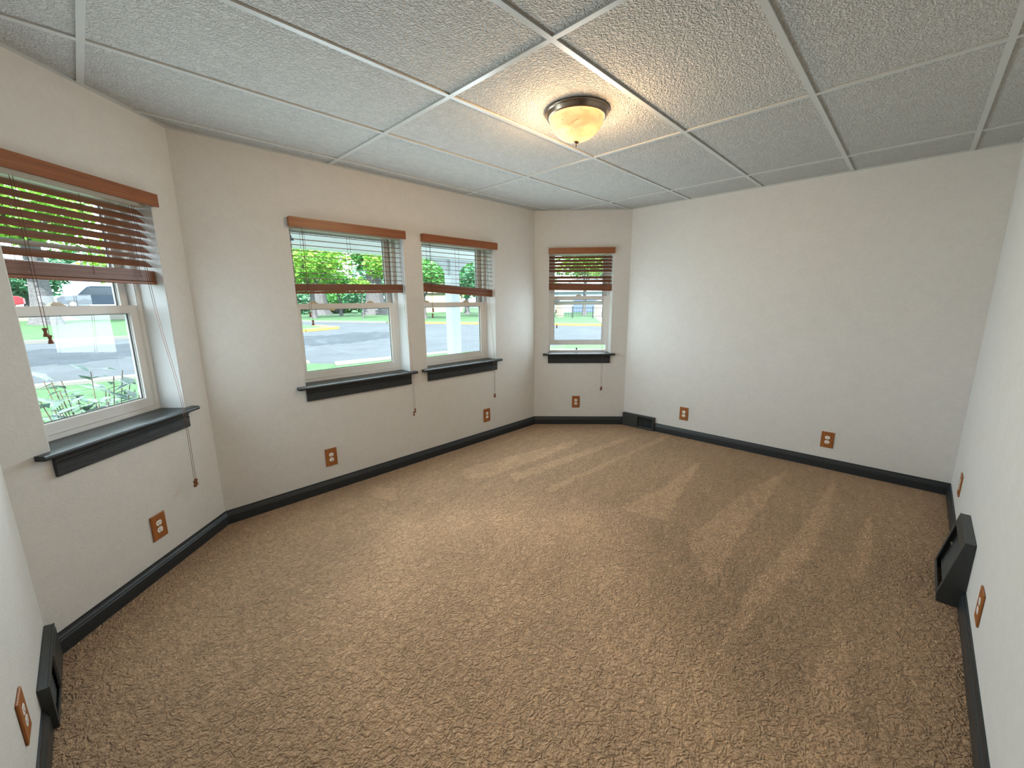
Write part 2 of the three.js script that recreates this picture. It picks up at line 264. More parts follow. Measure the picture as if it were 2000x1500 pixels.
// ───────────────────────── blinds ─────────────────────────
const slatGeo = {};
function makeBlind(w, [s0, s1], o) {
  const W = s1 - s0, b = thing('wood_blind', o.label, 'blind', 'wooden blinds in the window openings'); place(b, w, s0, 0);
  const zc = -0.062, n = 25, len = W - 0.016;
  const ou = rnd();
  const val = part('valance', metric(extr(shape([[0, 1.934], [0.013, 1.934], [0.015, 1.938], [0.015, 1.944], [0.012, 1.95], [0.012, 1.984], [0.015, 1.988], [0.015, 1.994], [0.012, 1.997], [0, 1.997]]), W + 0.006).rotateY(-Math.PI / 2).rotateY(Math.PI).translate(-0.003, 0, 0), 0, ou), M.wood, b);
  val.geometry.computeBoundingBox(); val.geometry.translate(-val.geometry.boundingBox.min.x - 0.003, 0, -val.geometry.boundingBox.min.z + 0.022);
  for (const x of [-0.003, W - 0.006]) part('return', bx(x, x + 0.009, 1.936, 1.995, 0.0015, 0.0225, 2, ou), M.wood, val);
  part('headrail', bx(0.006, W - 0.006, 1.932, 1.962, -0.09, -0.034), M.ivory, b);
  const key = W.toFixed(3);
  const sg = slatGeo[key] ??= [0, 1, 2, 3].map(k => { const s = []; const A = 0.025; for (let q = 0; q <= 4; q++) { const z = -A + q * A / 2; s.push([z, 0.0015 + 0.0012 * (1 - (z / A) ** 2)]); } for (let q = 4; q >= 0; q--) { const z = -A + q * A / 2; s.push([z, -0.0013 + 0.0012 * (1 - (z / A) ** 2)]); } const g = sweep(s, 0, len); const uv = g.attributes.uv; for (let i = 0; i < uv.count; i++) uv.setXY(i, uv.getX(i) + k * 0.23, uv.getY(i) + k * 0.37); return g; });
  const top = 1.905, pitch = (top - o.stackTop - 0.012) / (o.open - 0.5);
  for (let i = 0; i < o.open; i++) {
    const y = top - i * pitch, lean = o.lean * Math.max(0, (i - o.open + 3) / 3) * 0.5;
    const s = part('slat', sg[i % 4], M.woodslat, b); s.position.set(0.008, y, zc); s.rotation.set(o.tilt + rr(-0.02, 0.02) + (o.odd === i ? o.oddTilt : 0), 0, lean + rr(-0.0015, 0.0015), 'ZXY');
  }
  // the gathered slats hang with the bottom rail; the whole bunch may hang out of level
  const m = n - o.open, yc = o.stackTop - 0.004, px = W / 2;
  const at = (mesh, k, dy) => { mesh.position.set(0.008 + rr(-0.0025, 0.0025), 0, zc + rr(-0.003, 0.003)); const a = o.lean; mesh.position.y = yc - dy - Math.sin(a) * px; mesh.rotation.set(o.stackTilt + rr(-0.012, 0.012), 0, a, 'ZXY'); };
  for (let k = 0; k < m; k++) at(part('slat', sg[k % 4], M.woodslat, b), k, k * 0.0031);
  const rail = part('bottom_rail', metric(extr(shape([[-0.024, -0.008], [0.024, -0.008], [0.026, -0.004], [0.026, 0.004], [0.024, 0.007], [-0.024, 0.007], [-0.026, 0.004], [-0.026, -0.004]]), len).rotateY(Math.PI / 2), 0), M.wood, b); at(rail, 0, m * 0.0031 + 0.008);
  const sb = o.stackTop - m * 0.0031 - 0.02, r = 0.0011;
  for (const x of o.ladders.map(k => k * W)) for (const z of [zc - 0.027, zc + 0.027]) part('ladder_cord', tube([[x, 1.92, z], [x, sb + 0.03 - Math.sin(-o.lean) * 0 + o.lean * (x - px), z]], r, 1, 5), M.cord, b);
  for (const x of o.ladders.map(k => k * W)) for (let i = 0; i < o.open; i++) { const y = top - i * pitch - 0.002; part('ladder_rung', tube([[x, y + Math.sin(o.tilt) * 0.027, zc - 0.027 * Math.cos(o.tilt)], [x, y - Math.sin(o.tilt) * 0.027, zc + 0.027 * Math.cos(o.tilt)]], 0.0009, 1, 4), M.cord, b); }
  const bell = lathe([[0.0001, 0.034], [0.007, 0.034], [0.0085, 0.030], [0.006, 0.024], [0.005, 0.016], [0.008, 0.006], [0.0095, 0.0], [0.007, -0.002], [0.0001, -0.002]], 14);
  const pull = (name, x, z, y, z1, dx = 0) => { const c = part(name, tube([[x, 1.925, z], [x + dx * 0.3, (1.925 + y) * 0.6, (z + z1) / 2 * 0 + z + (z1 - z) * 0.35], [x + dx, y + 0.3 < 1.2 ? Math.max(y + 0.25, SILL + 0.06) : y + 0.15, z1], [x + dx, y + 0.03, z1]], r, 20, 5), M.cord, b); const t = part('tassel', bell, M.tassel, c); t.position.set(x + dx, y, z1); };
  for (const [x, y] of o.tiltCords) pull('tilt_cord', x, -0.026, y, -0.024);
  for (const [x, y] of o.liftCords) pull('lift_cord', x, -0.026, y, 0.058, 0.0);
  return b;
}
makeBlind('left_bay', WIN.left_bay[0], { label: 'wooden blind with tilted slats in the left bay window above the shrub', tilt: 0.74, stackTilt: 0.16, lean: 0.0, stackTop: 1.612, open: 8, odd: 6, oddTilt: -0.25, ladders: [0.16, 0.52, 0.86], tiltCords: [[0.105, 1.305], [0.117, 1.275]], liftCords: [[0.62, 0.395], [0.632, 0.402]] });
makeBlind('front', WIN.front[0], { label: 'wooden blind with level slats in the left front window, blue tape behind it', tilt: 0.07, stackTilt: 0.0, lean: 0.017, stackTop: 1.573, open: 9, ladders: [0.115, 0.5, 0.86], tiltCords: [[0.095, 1.335], [0.108, 1.275]], liftCords: [[0.848, 0.46], [0.862, 0.485]] });
makeBlind('front', WIN.front[1], { label: 'wooden blind hanging crooked in the front window before the porch column', tilt: 0.07, stackTilt: 0.3, lean: -0.055, stackTop: 1.576, open: 9, ladders: [0.13, 0.5, 0.86], tiltCords: [[0.112, 1.345], [0.104, 1.295]], liftCords: [[0.772, 0.455], [0.783, 0.455]] });
makeBlind('right_bay', WIN.right_bay[0], { label: 'wooden blind with tilted slats in the narrow right bay window', tilt: 0.6, stackTilt: 0.22, lean: -0.024, stackTop: 1.622, open: 8, odd: 5, oddTilt: -0.45, ladders: [0.17, 0.5, 0.83], tiltCords: [[0.088, 1.30], [0.1, 1.13]], liftCords: [[0.604, 0.42], [0.616, 0.43]] });

// ───────────────────────── outlets ─────────────────────────
{
  const plate = metric(extr(shape(rect(-0.0445, 0.0445, -0.069, 0.069)), 0.0006, 0.0032, 2).translate(0, 0, 0.0034), 1);
  const rec = (() => { const s = new THREE.Shape(), R = 0.0175, c = 0.0145; const a = Math.acos(c / R); s.absarc(0, 0, R, Math.PI / 2 - (Math.PI / 2 - a) - Math.PI + Math.PI - 0.0, Math.PI / 2 - a + a, false); const pts = []; for (let i = 0; i < 40; i++) { const t = i / 40 * Math.PI * 2; pts.push([Math.cos(t) * R, Math.max(-c, Math.min(c, Math.sin(t) * R))]); } return metric(extr(shape(pts), 0.0015, 0.0008).translate(0, 0, 0.0115), 0); })();
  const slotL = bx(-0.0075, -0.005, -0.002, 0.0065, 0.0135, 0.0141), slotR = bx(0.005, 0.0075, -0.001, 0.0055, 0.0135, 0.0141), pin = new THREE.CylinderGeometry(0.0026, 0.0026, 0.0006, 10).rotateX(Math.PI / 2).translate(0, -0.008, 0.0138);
  const spots = [
    ['left_bay', 0.57, 0.268, 'oak outlet plate below the left bay window, right of its cord'],
    ['front', 0.711, 0.267, 'oak outlet plate under the left front window'],
    ['front', 2.336, 0.265, 'oak outlet plate under the front window before the porch column'],
    ['right_bay', 0.486, 0.271, 'oak outlet plate below the narrow right bay window'],
    ['right', 0.698, 0.256, 'oak outlet plate on the right wall beside the low black register'],
    ['right', 1.915, 0.254, 'oak outlet plate on the right wall toward its far right corner'],
    ['back', 0.572, 0.275, 'oak outlet plate seen edge on, just past the corner of the right wall'],
    ['back', 1.985, 0.245, 'oak outlet plate seen edge on, nearest in front of the tall wedge register'],
    ['left', 2.015, 0.268, 'oak outlet plate at the lower left edge beside the left register'],
  ];
  for (const [w, s, h, label] of spots) {
    const t = thing('wall_outlet', label, 'outlet', 'oak outlet plates round the room'); place(t, w, s, h);
    part('cover_plate', plate, M.oak, t);
    for (const y of [0.0195, -0.0195]) { const r = part('receptacle', rec, M.white, t); r.position.set(0, y, -0.0058); part('slot', slotL, M.slotShadeAndLatch, r); part('slot', slotR, M.slotShadeAndLatch, r); part('ground_hole', pin, M.slotShadeAndLatch, r); }
    part('screw', new THREE.CylinderGeometry(0.003, 0.003, 0.0012, 12).rotateX(Math.PI / 2).translate(0, 0, 0.0072), M.steel, t);
  }
}

// ───────────────────────── floor registers ─────────────────────────
function lowRegister(w, s, width, h, label, grilleRight) {
  const t = thing('baseboard_register', label, 'register'); place(t, w, s, 0.001); const d = 0.03, f = 0.014, mid = width * 0.47;
  part('body', [sweep([[0.0015, 0], [d - 0.004, 0], [d - 0.004, 0.006], [0.0015, 0.006]], 0, width), sweep([[0.0015, h - 0.012], [d - 0.004, h - 0.012], [d - 0.004, h - 0.004], [0.006, h], [0.0015, h]], 0, width), bx(0, 0.006, 0.006, h - 0.012, 0.0015, d - 0.004), bx(width - 0.006, width, 0.006, h - 0.012, 0.0015, d - 0.004)], M.register, t);
  const [a, b] = grilleRight ? [mid, width - f] : [f, mid];
  part('face_frame', metric(extr(shape(rect(0, width, 0, h - 0.002), [rect(a + 0.006, b - 0.006, f + 0.004, h - f - 0.006).reverse()]), 0.003, 0.0012).translate(0, 0, d - 0.004), 0), M.register, t);
  part('damper_panel', metric(extr(shape(rect(grilleRight ? f : mid + 0.004, grilleRight ? mid - 0.004 : width - f, f, h - f - 0.002)), 0.0015, 0.0015).translate(0, 0, d - 0.0005), 0), M.register, t);
  part('back_plate', bx(a, b, f, h - f, 0.0018, 0.0035), M.register, t);
  for (let k = 0; k < 6; k++) { const y = f + 0.012 + k * (h - 2 * f - 0.02) / 6; part('vane', bx(a + 0.003, b - 0.003, -0.0008, 0.0008, -0.008, 0.008).rotateX(0.6).translate(0, y, 0.014), M.register, t); }
  return t;
}
lowRegister('right', 0.004, 0.387, 0.152, 'low black wall register in the corner beside the right bay', true);
lowRegister('left', 2.256, 0.411, 0.166, 'black register along the left wall by the lower left outlet', false);
{
  const t = thing('wedge_register', 'tall black wedge shaped register with open grille on the right hand wall', 'register'); place(t, 'back', 1.226, 0.001); const W = 0.378, H = 0.328;
  const prof = [[0.0015, 0], [0.088, 0], [0.088, 0.03], [0.032, H], [0.0015, H]];
  const inner = prof.map(([z, y]) => [z, y]);
  for (const x of [0, W - 0.005]) part('side_panel', sweep(inner, x, x + 0.005), M.register, t);
  part('top_panel', sweep([[0.0015, H - 0.006], [0.031, H - 0.006], [0.032, H], [0.0015, H]], 0.005, W - 0.005), M.register, t);
  part('front_lip', sweep([[0.082, 0], [0.088, 0], [0.088, 0.03], [0.082, 0.034]], 0.005, W - 0.005), M.register, t);
  part('back_plate', bx(0.005, W - 0.005, 0.002, H - 0.006, 0.0018, 0.004), M.register, t);
  const sl = Math.hypot(0.056, H - 0.03), ang = -Math.atan2(0.056, H - 0.03);
  const face = metric(extr(shape(rect(0.0, W, 0, sl), [rect(0.026, W - 0.026, 0.02, sl - 0.055).reverse()]), 0.003, 0.0015).rotateX(ang).translate(0, 0.03, 0.088), 0);
  part('face_frame', face, M.register, t);
  for (let k = 0; k < 9; k++) { const q = 0.1 + 0.08 * k, y = 0.03 + q * (H - 0.06), z = 0.088 - q * 0.056 - 0.022; part('vane', bx(0.005, W - 0.005, -0.001, 0.001, -0.012, 0.012).rotateX(0.7).translate(0, y, z), M.register, t); }
  part('damper_lever', [bx(W * 0.3, W * 0.3 + 0.03, 0.2, 0.206, 0.05, 0.058)], M.steel, t);
}

// ───────────────────────── ceiling light ─────────────────────────
{
  const cx = 1.932, cz = -1.395, t = thing('ceiling_light', 'round flush ceiling light with glowing alabaster bowl and bronze rim', 'ceiling light'); t.position.set(cx, CEIL + 0.008, cz);
  part('pan', lathe([[0.001, -0.002], [0.162, -0.002], [0.166, -0.006], [0.166, -0.011], [0.160, -0.015], [0.158, -0.019], [0.152, -0.032], [0.147, -0.037], [0.141, -0.038], [0.138, -0.034], [0.138, -0.012], [0.001, -0.012]], 64), M.bronze, t);
  const bowlTex = tex(512, 256, (u, v) => { const n = nD(u * 16 + 3 * nD(u * 8, v * 4), v * 8), q = Math.abs(nA(u * 10 + 2 * nD(u * 16, v * 8), v * 7) - 0.5), vein = q < 0.012 && nD(u * 12, v * 6 + 5) > 0.55 ? 0.45 : 1, k = (0.84 + 0.16 * n) * vein; return S(0.93 * k, 0.80 * k * (0.9 + 0.1 * n), 0.58 * k * (0.8 + 0.2 * n)); }, true);
  M.bowl = new THREE.MeshPhysicalMaterial({ color: RGB(1, 1, 1), map: bowlTex, roughness: 0.55, transmission: 0.04, thickness: 0, emissive: RGB(1, 0.66, 0.33), emissiveIntensity: 0.55, emissiveMap: bowlTex, side: THREE.DoubleSide });
  const out = [], inn = []; for (let k = 0; k <= 20; k++) { const a = k / 20 * Math.PI / 2; out.push([0.137 * Math.cos(a) + 0.0005, -0.036 - 0.108 * Math.sin(a) ** 1.05]); }
  part('glass_bowl', lathe(out, 64), M.bowl, t);
  part('finial', lathe([[0.0005, -0.143], [0.017, -0.1455], [0.015, -0.149], [0.009, -0.152], [0.0045, -0.156], [0.0065, -0.160], [0.004, -0.166], [0.0005, -0.171]], 24), M.bronze, t);
  M.bulb = mat([1, 0.9, 0.75], 0.5, { emissive: RGB(1, 0.74, 0.42), emissiveIntensity: 9 });
  for (const k of [-1, 1]) {
    const bx0 = 0.066 * 0.59 * k, bz0 = 0.066 * 0.81 * k;
    part('bulb', new THREE.SphereGeometry(0.026, 20, 14).translate(bx0, -0.085, bz0), M.bulb, t);
    const l = new THREE.PointLight(RGB(1, 0.64, 0.34), LAMP); l.position.set(cx + bx0, CEIL - 0.077, cz + bz0); l.castShadow = true; l.shadow.radius = 4; l.name = 'ceiling_light_bulb'; scene.add(l);
  }
}

// ───────────────────────── porch ─────────────────────────
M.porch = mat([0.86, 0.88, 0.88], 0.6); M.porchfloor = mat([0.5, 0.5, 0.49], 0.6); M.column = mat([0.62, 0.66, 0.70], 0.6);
M.conc = mat([0.24, 0.225, 0.2], 0.9, { bumpMap: M.wall.bumpMap, bumpScale: 0.004 });
{
  struct('porch_floor', bx(0.4, 6.4, -0.35, -0.12, -5.45, -3.36), M.porchfloor);
  const c = structGroup('porch_roof'); c.name = 'trim_1';
  part('roof_slab', bx(0.3, 6.4, 2.56, 2.66, -5.6, -3.36), M.porch, c);
  for (let k = 0; k < 16; k++) part('soffit_board', bx(0.35, 6.35, 2.545, 2.559, -5.3 + k * 0.118, -5.3 + k * 0.118 + 0.112), M.porch, c);
  part('beam', bx(0.35, 6.35, 2.06, 2.54, -5.36, -5.10), M.porch, c);
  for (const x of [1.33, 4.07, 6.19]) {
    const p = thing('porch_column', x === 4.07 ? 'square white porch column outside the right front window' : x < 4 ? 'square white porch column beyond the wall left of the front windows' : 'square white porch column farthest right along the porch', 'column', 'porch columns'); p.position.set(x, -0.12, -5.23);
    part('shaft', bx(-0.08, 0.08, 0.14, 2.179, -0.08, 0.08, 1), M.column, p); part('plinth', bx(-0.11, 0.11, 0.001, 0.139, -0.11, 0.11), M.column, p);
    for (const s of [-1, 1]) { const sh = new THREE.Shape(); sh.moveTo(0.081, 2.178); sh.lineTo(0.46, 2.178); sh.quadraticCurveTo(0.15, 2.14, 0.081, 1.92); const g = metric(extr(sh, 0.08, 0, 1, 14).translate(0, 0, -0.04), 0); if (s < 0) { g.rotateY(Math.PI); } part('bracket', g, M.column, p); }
  }
}

// ───────────────────────── ground and street ─────────────────────────
const GY = -0.5;
const flat = (pts, y0, y1) => metric(extr(shape(pts.map(([x, z]) => [x, -z])), y1 - y0).rotateX(-Math.PI / 2).translate(0, y0, 0), 0);
M.asphalt = mat([1, 1, 1], 0.9, { map: tex(512, 512, (u, v) => { const k = 0.78 + 0.3 * (nC(u * 256, v * 256) - 0.5) + 0.25 * (nD(u * 8, v * 8) - 0.5) + 0.2 * (nB(u * 64, v * 64) - 0.5); return S(0.07 * k, 0.086 * k, 0.104 * k); }, true, [7, 7]) });
const lawnTex = tex(512, 512, (u, v) => { const k = 0.8 + 0.6 * (nC(u * 256, v * 128) - 0.5) + 0.4 * (nB(u * 40, v * 40) - 0.5), d = nA(u * 16, v * 16); return S((0.042 + 0.03 * d) * k, 0.145 * k, (0.045 + 0.012 * d) * k); }, true, [5, 5]);
M.lawn = mat([1, 1, 1], 0.95, { map: lawnTex });
M.kerb = mat([0.17, 0.17, 0.16], 0.85); M.kerbYellow = mat([0.36, 0.25, 0.07], 0.8);
struct('street', flat([[-120, 40], [140, 40], [140, -160], [-120, -160]], GY - 0.3, GY), M.asphalt);
struct('front_lawn', flat([[-40, -3.5], [-40, -14.2], [1, -13.9], [4.8, -13.2], [5.4, -12.2], [9.6, -12.0], [12.8, -10.6], [40, -11.4], [40, -2.4], [4.9, -2.4], [3.4, -3.45], [0.4, -3.45]].reverse(), GY + 0.002, GY + 0.1), M.lawn);
struct('walkway', flat([[5.0, -12.1], [5.3, -12.9], [9.4, -12.5], [9.5, -12.05]].reverse(), GY + 0.002, GY + 0.13), mat([0.14, 0.14, 0.13], 0.9));
struct('far_lawn', flat([[16.2, -46], [29.6, -13.8], [70, -5], [130, -60], [60, -140], [-10, -110]].reverse(), GY + 0.002, GY + 0.14), M.lawn);
{
  // the block across on the left rises away from the street
  const pos = [], P = [[-60, -33.6, 0.12], [6, -32.6, 0.12], [10.6, -30.4, 0.12], [13, -31.6, 0.12], [13, -35, 0.12], [3, -62, 1.5], [-60, -62, 1.6], [-3, -42, 0.6], [4, -44, 0.55]];
  const T = [[0, 1, 7], [1, 8, 7], [1, 2, 8], [2, 3, 4], [2, 4, 8], [4, 5, 8], [8, 5, 7], [7, 5, 6], [0, 7, 6]];
  for (const [a, b, c] of T) for (const i of [a, b, c]) pos.push(P[i][0], GY + P[i][2], P[i][1]);
  const g = new THREE.BufferGeometry(); g.setAttribute('position', new THREE.Float32BufferAttribute(pos, 3)); g.computeVertexNormals(); const sk = metric(g, 0);
  const wall = []; const ring = [0, 1, 2, 3, 4, 5, 6]; ring.forEach((a, i) => { const b = ring[(i + 1) % ring.length], A = P[a], B = P[b]; wall.push(A[0], GY - 0.1, A[1], B[0], GY - 0.1, B[1], B[0], GY + B[2], B[1], A[0], GY - 0.1, A[1], B[0], GY + B[2], B[1], A[0], GY + A[2], A[1]); });
  const g2 = new THREE.BufferGeometry(); g2.setAttribute('position', new THREE.Float32BufferAttribute(wall, 3)); g2.computeVertexNormals();
  struct('left_lawn', merge([sk, metric(g2, 0)]), M.lawn);
}
const kerbLine = (name, pts, m, w = 0.35, h = 0.17) => { const gs = []; for (let i = 0; i + 1 < pts.length; i++) { const [a, b] = pts[i], [c, d] = pts[i + 1], L = Math.hypot(c - a, d - b); gs.push(bx(-0.02, L + 0.02, GY + 0.001, GY + h, -w / 2, w / 2).rotateY(Math.atan2(-(d - b), c - a)).translate(a, 0, b)); } return struct(name, merge(gs.map(g => metric(g, 0))), m); };
kerbLine('kerb_near', [[-40, -14.4], [1, -14.1], [4.7, -13.4]], M.kerb);
kerbLine('kerb_far', [[16.0, -46], [20.2, -36.2]], M.kerb);
kerbLine('kerb_far_painted', [[20.35, -35.9], [29.5, -13.8]], M.kerbYellow, 0.5);
kerbLine('kerb_corner', [[-60, -33.4], [6, -32.4], [9, -31.0]], M.kerb);
kerbLine('kerb_corner_painted', [[9.2, -30.9], [10.6, -30.1], [13.2, -31.4], [13.2, -35]], M.kerbYellow, 0.6);
struct('driveway', flat([[29.2, -18.2], [30.0, -16.2], [46, -27.5], [45, -29.5]].reverse(), GY + 0.142, GY + 0.16), M.conc);
struct('far_pavement', flat([[-40, -46], [8, -47], [6, -51], [-40, -50]].reverse().map(p => p), GY + 0.75, GY + 1.15), M.conc);

// ───────────────────────── trees and shrubs ─────────────────────────
M.bark = mat([0.12, 0.115, 0.125], 0.95, { bumpMap: tex(256, 256, (u, v) => nA(u * 32, v * 8) * 0.7 + 0.3 * nB(u * 64, v * 32), false, [1, 1.5]), bumpScale: 0.06 });
const leafMat = (r, g, b) => new THREE.MeshPhysicalMaterial({ color: RGB(1, 1, 1), vertexColors: true, roughness: 0.75, transmission: 0.35, thickness: 0, side: THREE.DoubleSide });
M.leaf = leafMat();
function leafCloud(blobs, n, size, col) {
  const pos = [], c = [], total = blobs.reduce((s, b) => s + b[3] ** 2, 0);
  for (const [x, y, z, r, fy = 0.75] of blobs) for (let i = Math.round(n * r * r / total); i > 0; i--) {
    const d = V(rr(-1, 1), rr(-1, 1), rr(-1, 1)); if (d.lengthSq() > 1) { i++; continue; } d.setLength(Math.pow(d.length(), 0.4) * r); d.y *= fy;
    const o = V(x, y, z).add(d), a = V(rr(-1, 1), rr(-0.5, 0.5), rr(-1, 1)).normalize(), n0 = V(rr(-0.6, 0.6), rr(0.2, 1), rr(-0.6, 0.6)), b = new THREE.Vector3().crossVectors(a, n0).normalize(), s = size * rr(0.6, 1.4);
    const p0 = o.clone(), p1 = o.clone().addScaledVector(a, s * 0.5).addScaledVector(b, s * 0.3), p2 = o.clone().addScaledVector(a, s), p3 = o.clone().addScaledVector(a, s * 0.5).addScaledVector(b, -s * 0.3);
    for (const q of [p0, p1, p2, p0, p2, p3]) pos.push(q.x, q.y, q.z); const k = rr(0.65, 1.3), h = rr(0.75, 1.3); for (let j = 0; j < 6; j++) c.push(col[0] * k * h, col[1] * k, col[2] * k);
  }
  const g = new THREE.BufferGeometry(); g.setAttribute('position', new THREE.Float32BufferAttribute(pos, 3)); g.setAttribute('color', new THREE.Float32BufferAttribute(c, 3)); g.computeVertexNormals(); return g;
}
function crownPart(parent, blobs, n, size, col) { const m = new THREE.Mesh(leafCloud(blobs, n, size, col), M.leaf); m.name = 'crown'; m.castShadow = m.receiveShadow = true; m.userData.kind = 'stuff'; parent.add(m); }
function trunkGeo(r, h, lean = 0, flare = 1.5) { const g = new THREE.CylinderGeometry(r * 0.7, r, h, 14, 8).translate(0, h / 2, 0), p = g.attributes.position; for (let i = 0; i < p.count; i++) { const t = p.getY(i) / h, a = Math.atan2(p.getZ(i), p.getX(i)), k = 1 + (flare - 1) * Math.exp(-t * 9) + 0.07 * Math.sin(a * 5 + t * 3); p.setXYZ(i, p.getX(i) * k + lean * t * h, p.getY(i), p.getZ(i) * k); } g.computeVertexNormals(); return metric(g, 1); }
function tree(label, x, z, y, tr, th, blobs, n, size, col, flare = 1.5, group = 'street trees') {
  const t = thing('street_tree', label, 'tree', group); t.position.set(x, y, z);
  part('trunk', trunkGeo(tr, th, 0.01, flare), M.bark, t);
  const br = []; for (let k = 0; k < 5; k++) { const a = k * 1.26 + rr(0, 1), q = blobs[k % blobs.length]; br.push(tube([[0.01 * th, th * 0.9, 0], [q[0] * 0.4 + Math.cos(a) * 0.5, th + (q[1] - th) * 0.5, q[2] * 0.4 + Math.sin(a) * 0.5], [q[0], q[1], q[2]]], tr * 0.25, 8, 6)); } part('branches', br, M.bark, t);
  crownPart(t, blobs, n, size, col); return t;
}
const YG = [0.19, 0.42, 0.03], GR = [0.07, 0.29, 0.045], TEAL = [0.045, 0.21, 0.09], PALE = [0.21, 0.38, 0.07];
const ball = (R, y, k = 6) => { const o = [[0, y, 0, R * 0.75]]; for (let i = 0; i < k; i++) { const a = i / k * 6.283 + rr(0, 0.6); o.push([Math.cos(a) * R * 0.62, y + rr(-0.35, 0.35) * R, Math.sin(a) * R * 0.62, R * rr(0.45, 0.6)]); } return o; };
const gl = GY + 0.13;
// big shade tree in the front yard, off to the left of the windows' view; its shade falls on the street
tree('large shade tree in the near yard whose shadow lies on the street', -6.2, -16.6, GY + 0.002, 0.45, 6.5, [[0, 10, 0, 3.6], [3, 9.5, -1, 3], [6, 9.3, 0.5, 2.8], [9, 9.6, 1.5, 2.6], [12, 9.8, 1.0, 2.4], [-3, 9.5, 1, 3], [1.5, 11.5, 1, 3]], 7200, 0.5, GR);
tree('thick trunked old tree across the street, left behind the left front window', 25.5, -65.1, gl, 1.0, 6, ball(3.2, 8.6, 7), 2600, 0.55, YG, 1.6);
tree('widest trunk across the street, seen right in the left front window', 31.4, -59.4, gl, 1.45, 6, ball(3.2, 8.2, 7), 2600, 0.55, GR, 1.55);
tree('small green tree between the two wide trunks', 25.2, -57.5, gl, 0.2, 2.2, ball(2.2, 4.4, 6), 2000, 0.42, GR);
tree('thin sapling on the far verge in the left front window', 22.9, -46.3, gl, 0.09, 3.0, ball(1.2, 4.0, 5), 700, 0.26, YG, 1.2);
tree('bright green tree filling the top of the left front window', 19.5, -52, gl, 0.3, 3.2, ball(4.2, 6.4, 8), 4200, 0.48, YG);
tree('yellow green tree at the right in the left front window', 30, -49.5, gl, 0.3, 3.4, ball(3.9, 6.4, 8), 4000, 0.46, YG);
tree('green tree left of the porch column', 26, -38.5, gl, 0.25, 2.4, ball(3.2, 4.8, 8), 3400, 0.38, GR);
tree('dense blue green tree right behind the porch column', 34.5, -38.5, gl, 0.3, 1.7, ball(3.6, 4.3, 8), 4200, 0.4, TEAL);
tree('green tree farther off between the column and the frame', 40, -48, gl, 0.35, 3.0, ball(4.3, 6.2, 8), 3600, 0.5, GR);
tree('yellow green tree before the blue grey house', 44, -30, gl, 0.25, 4.2, ball(3.4, 7.2, 7), 3000, 0.45, PALE);
tree('large grey trunked tree left in the left bay window', -1.75, -43.5, 0.1, 0.62, 5.5, ball(3.4, 7.4, 8), 3800, 0.42, YG);
tree('bright tree above the red car', -7.5, -50, 0.6, 0.35, 2.6, ball(3.0, 4.8, 7), 3000, 0.42, YG);
tree('bright tree above the dark sport utility vehicle', 3.9, -52, 0.6, 0.3, 2.6, ball(3.0, 4.9, 7), 3200, 0.42, YG);
tree('blue green tree low behind the left bay window view', -3.2, -57.5, 0.8, 0.3, 1.4, ball(2.6, 2.9, 6), 2400, 0.42, TEAL);
for (let k = 0; k < 9; k++) { const a = -1.72 + k * 0.165, R = 99 + 6 * (k % 2); tree(['leftmost', 'second', 'third', 'fourth', 'fifth', 'sixth', 'seventh', 'eighth', 'rightmost'][k] + ' tree of the far background row from the left', Math.cos(a) * R, Math.sin(a) * R, GY, 0.5, 3, ball(6.2, 7.2, 8), 2800, 0.8, [GR, TEAL, YG][k % 3], 1.4, 'far background trees'); }
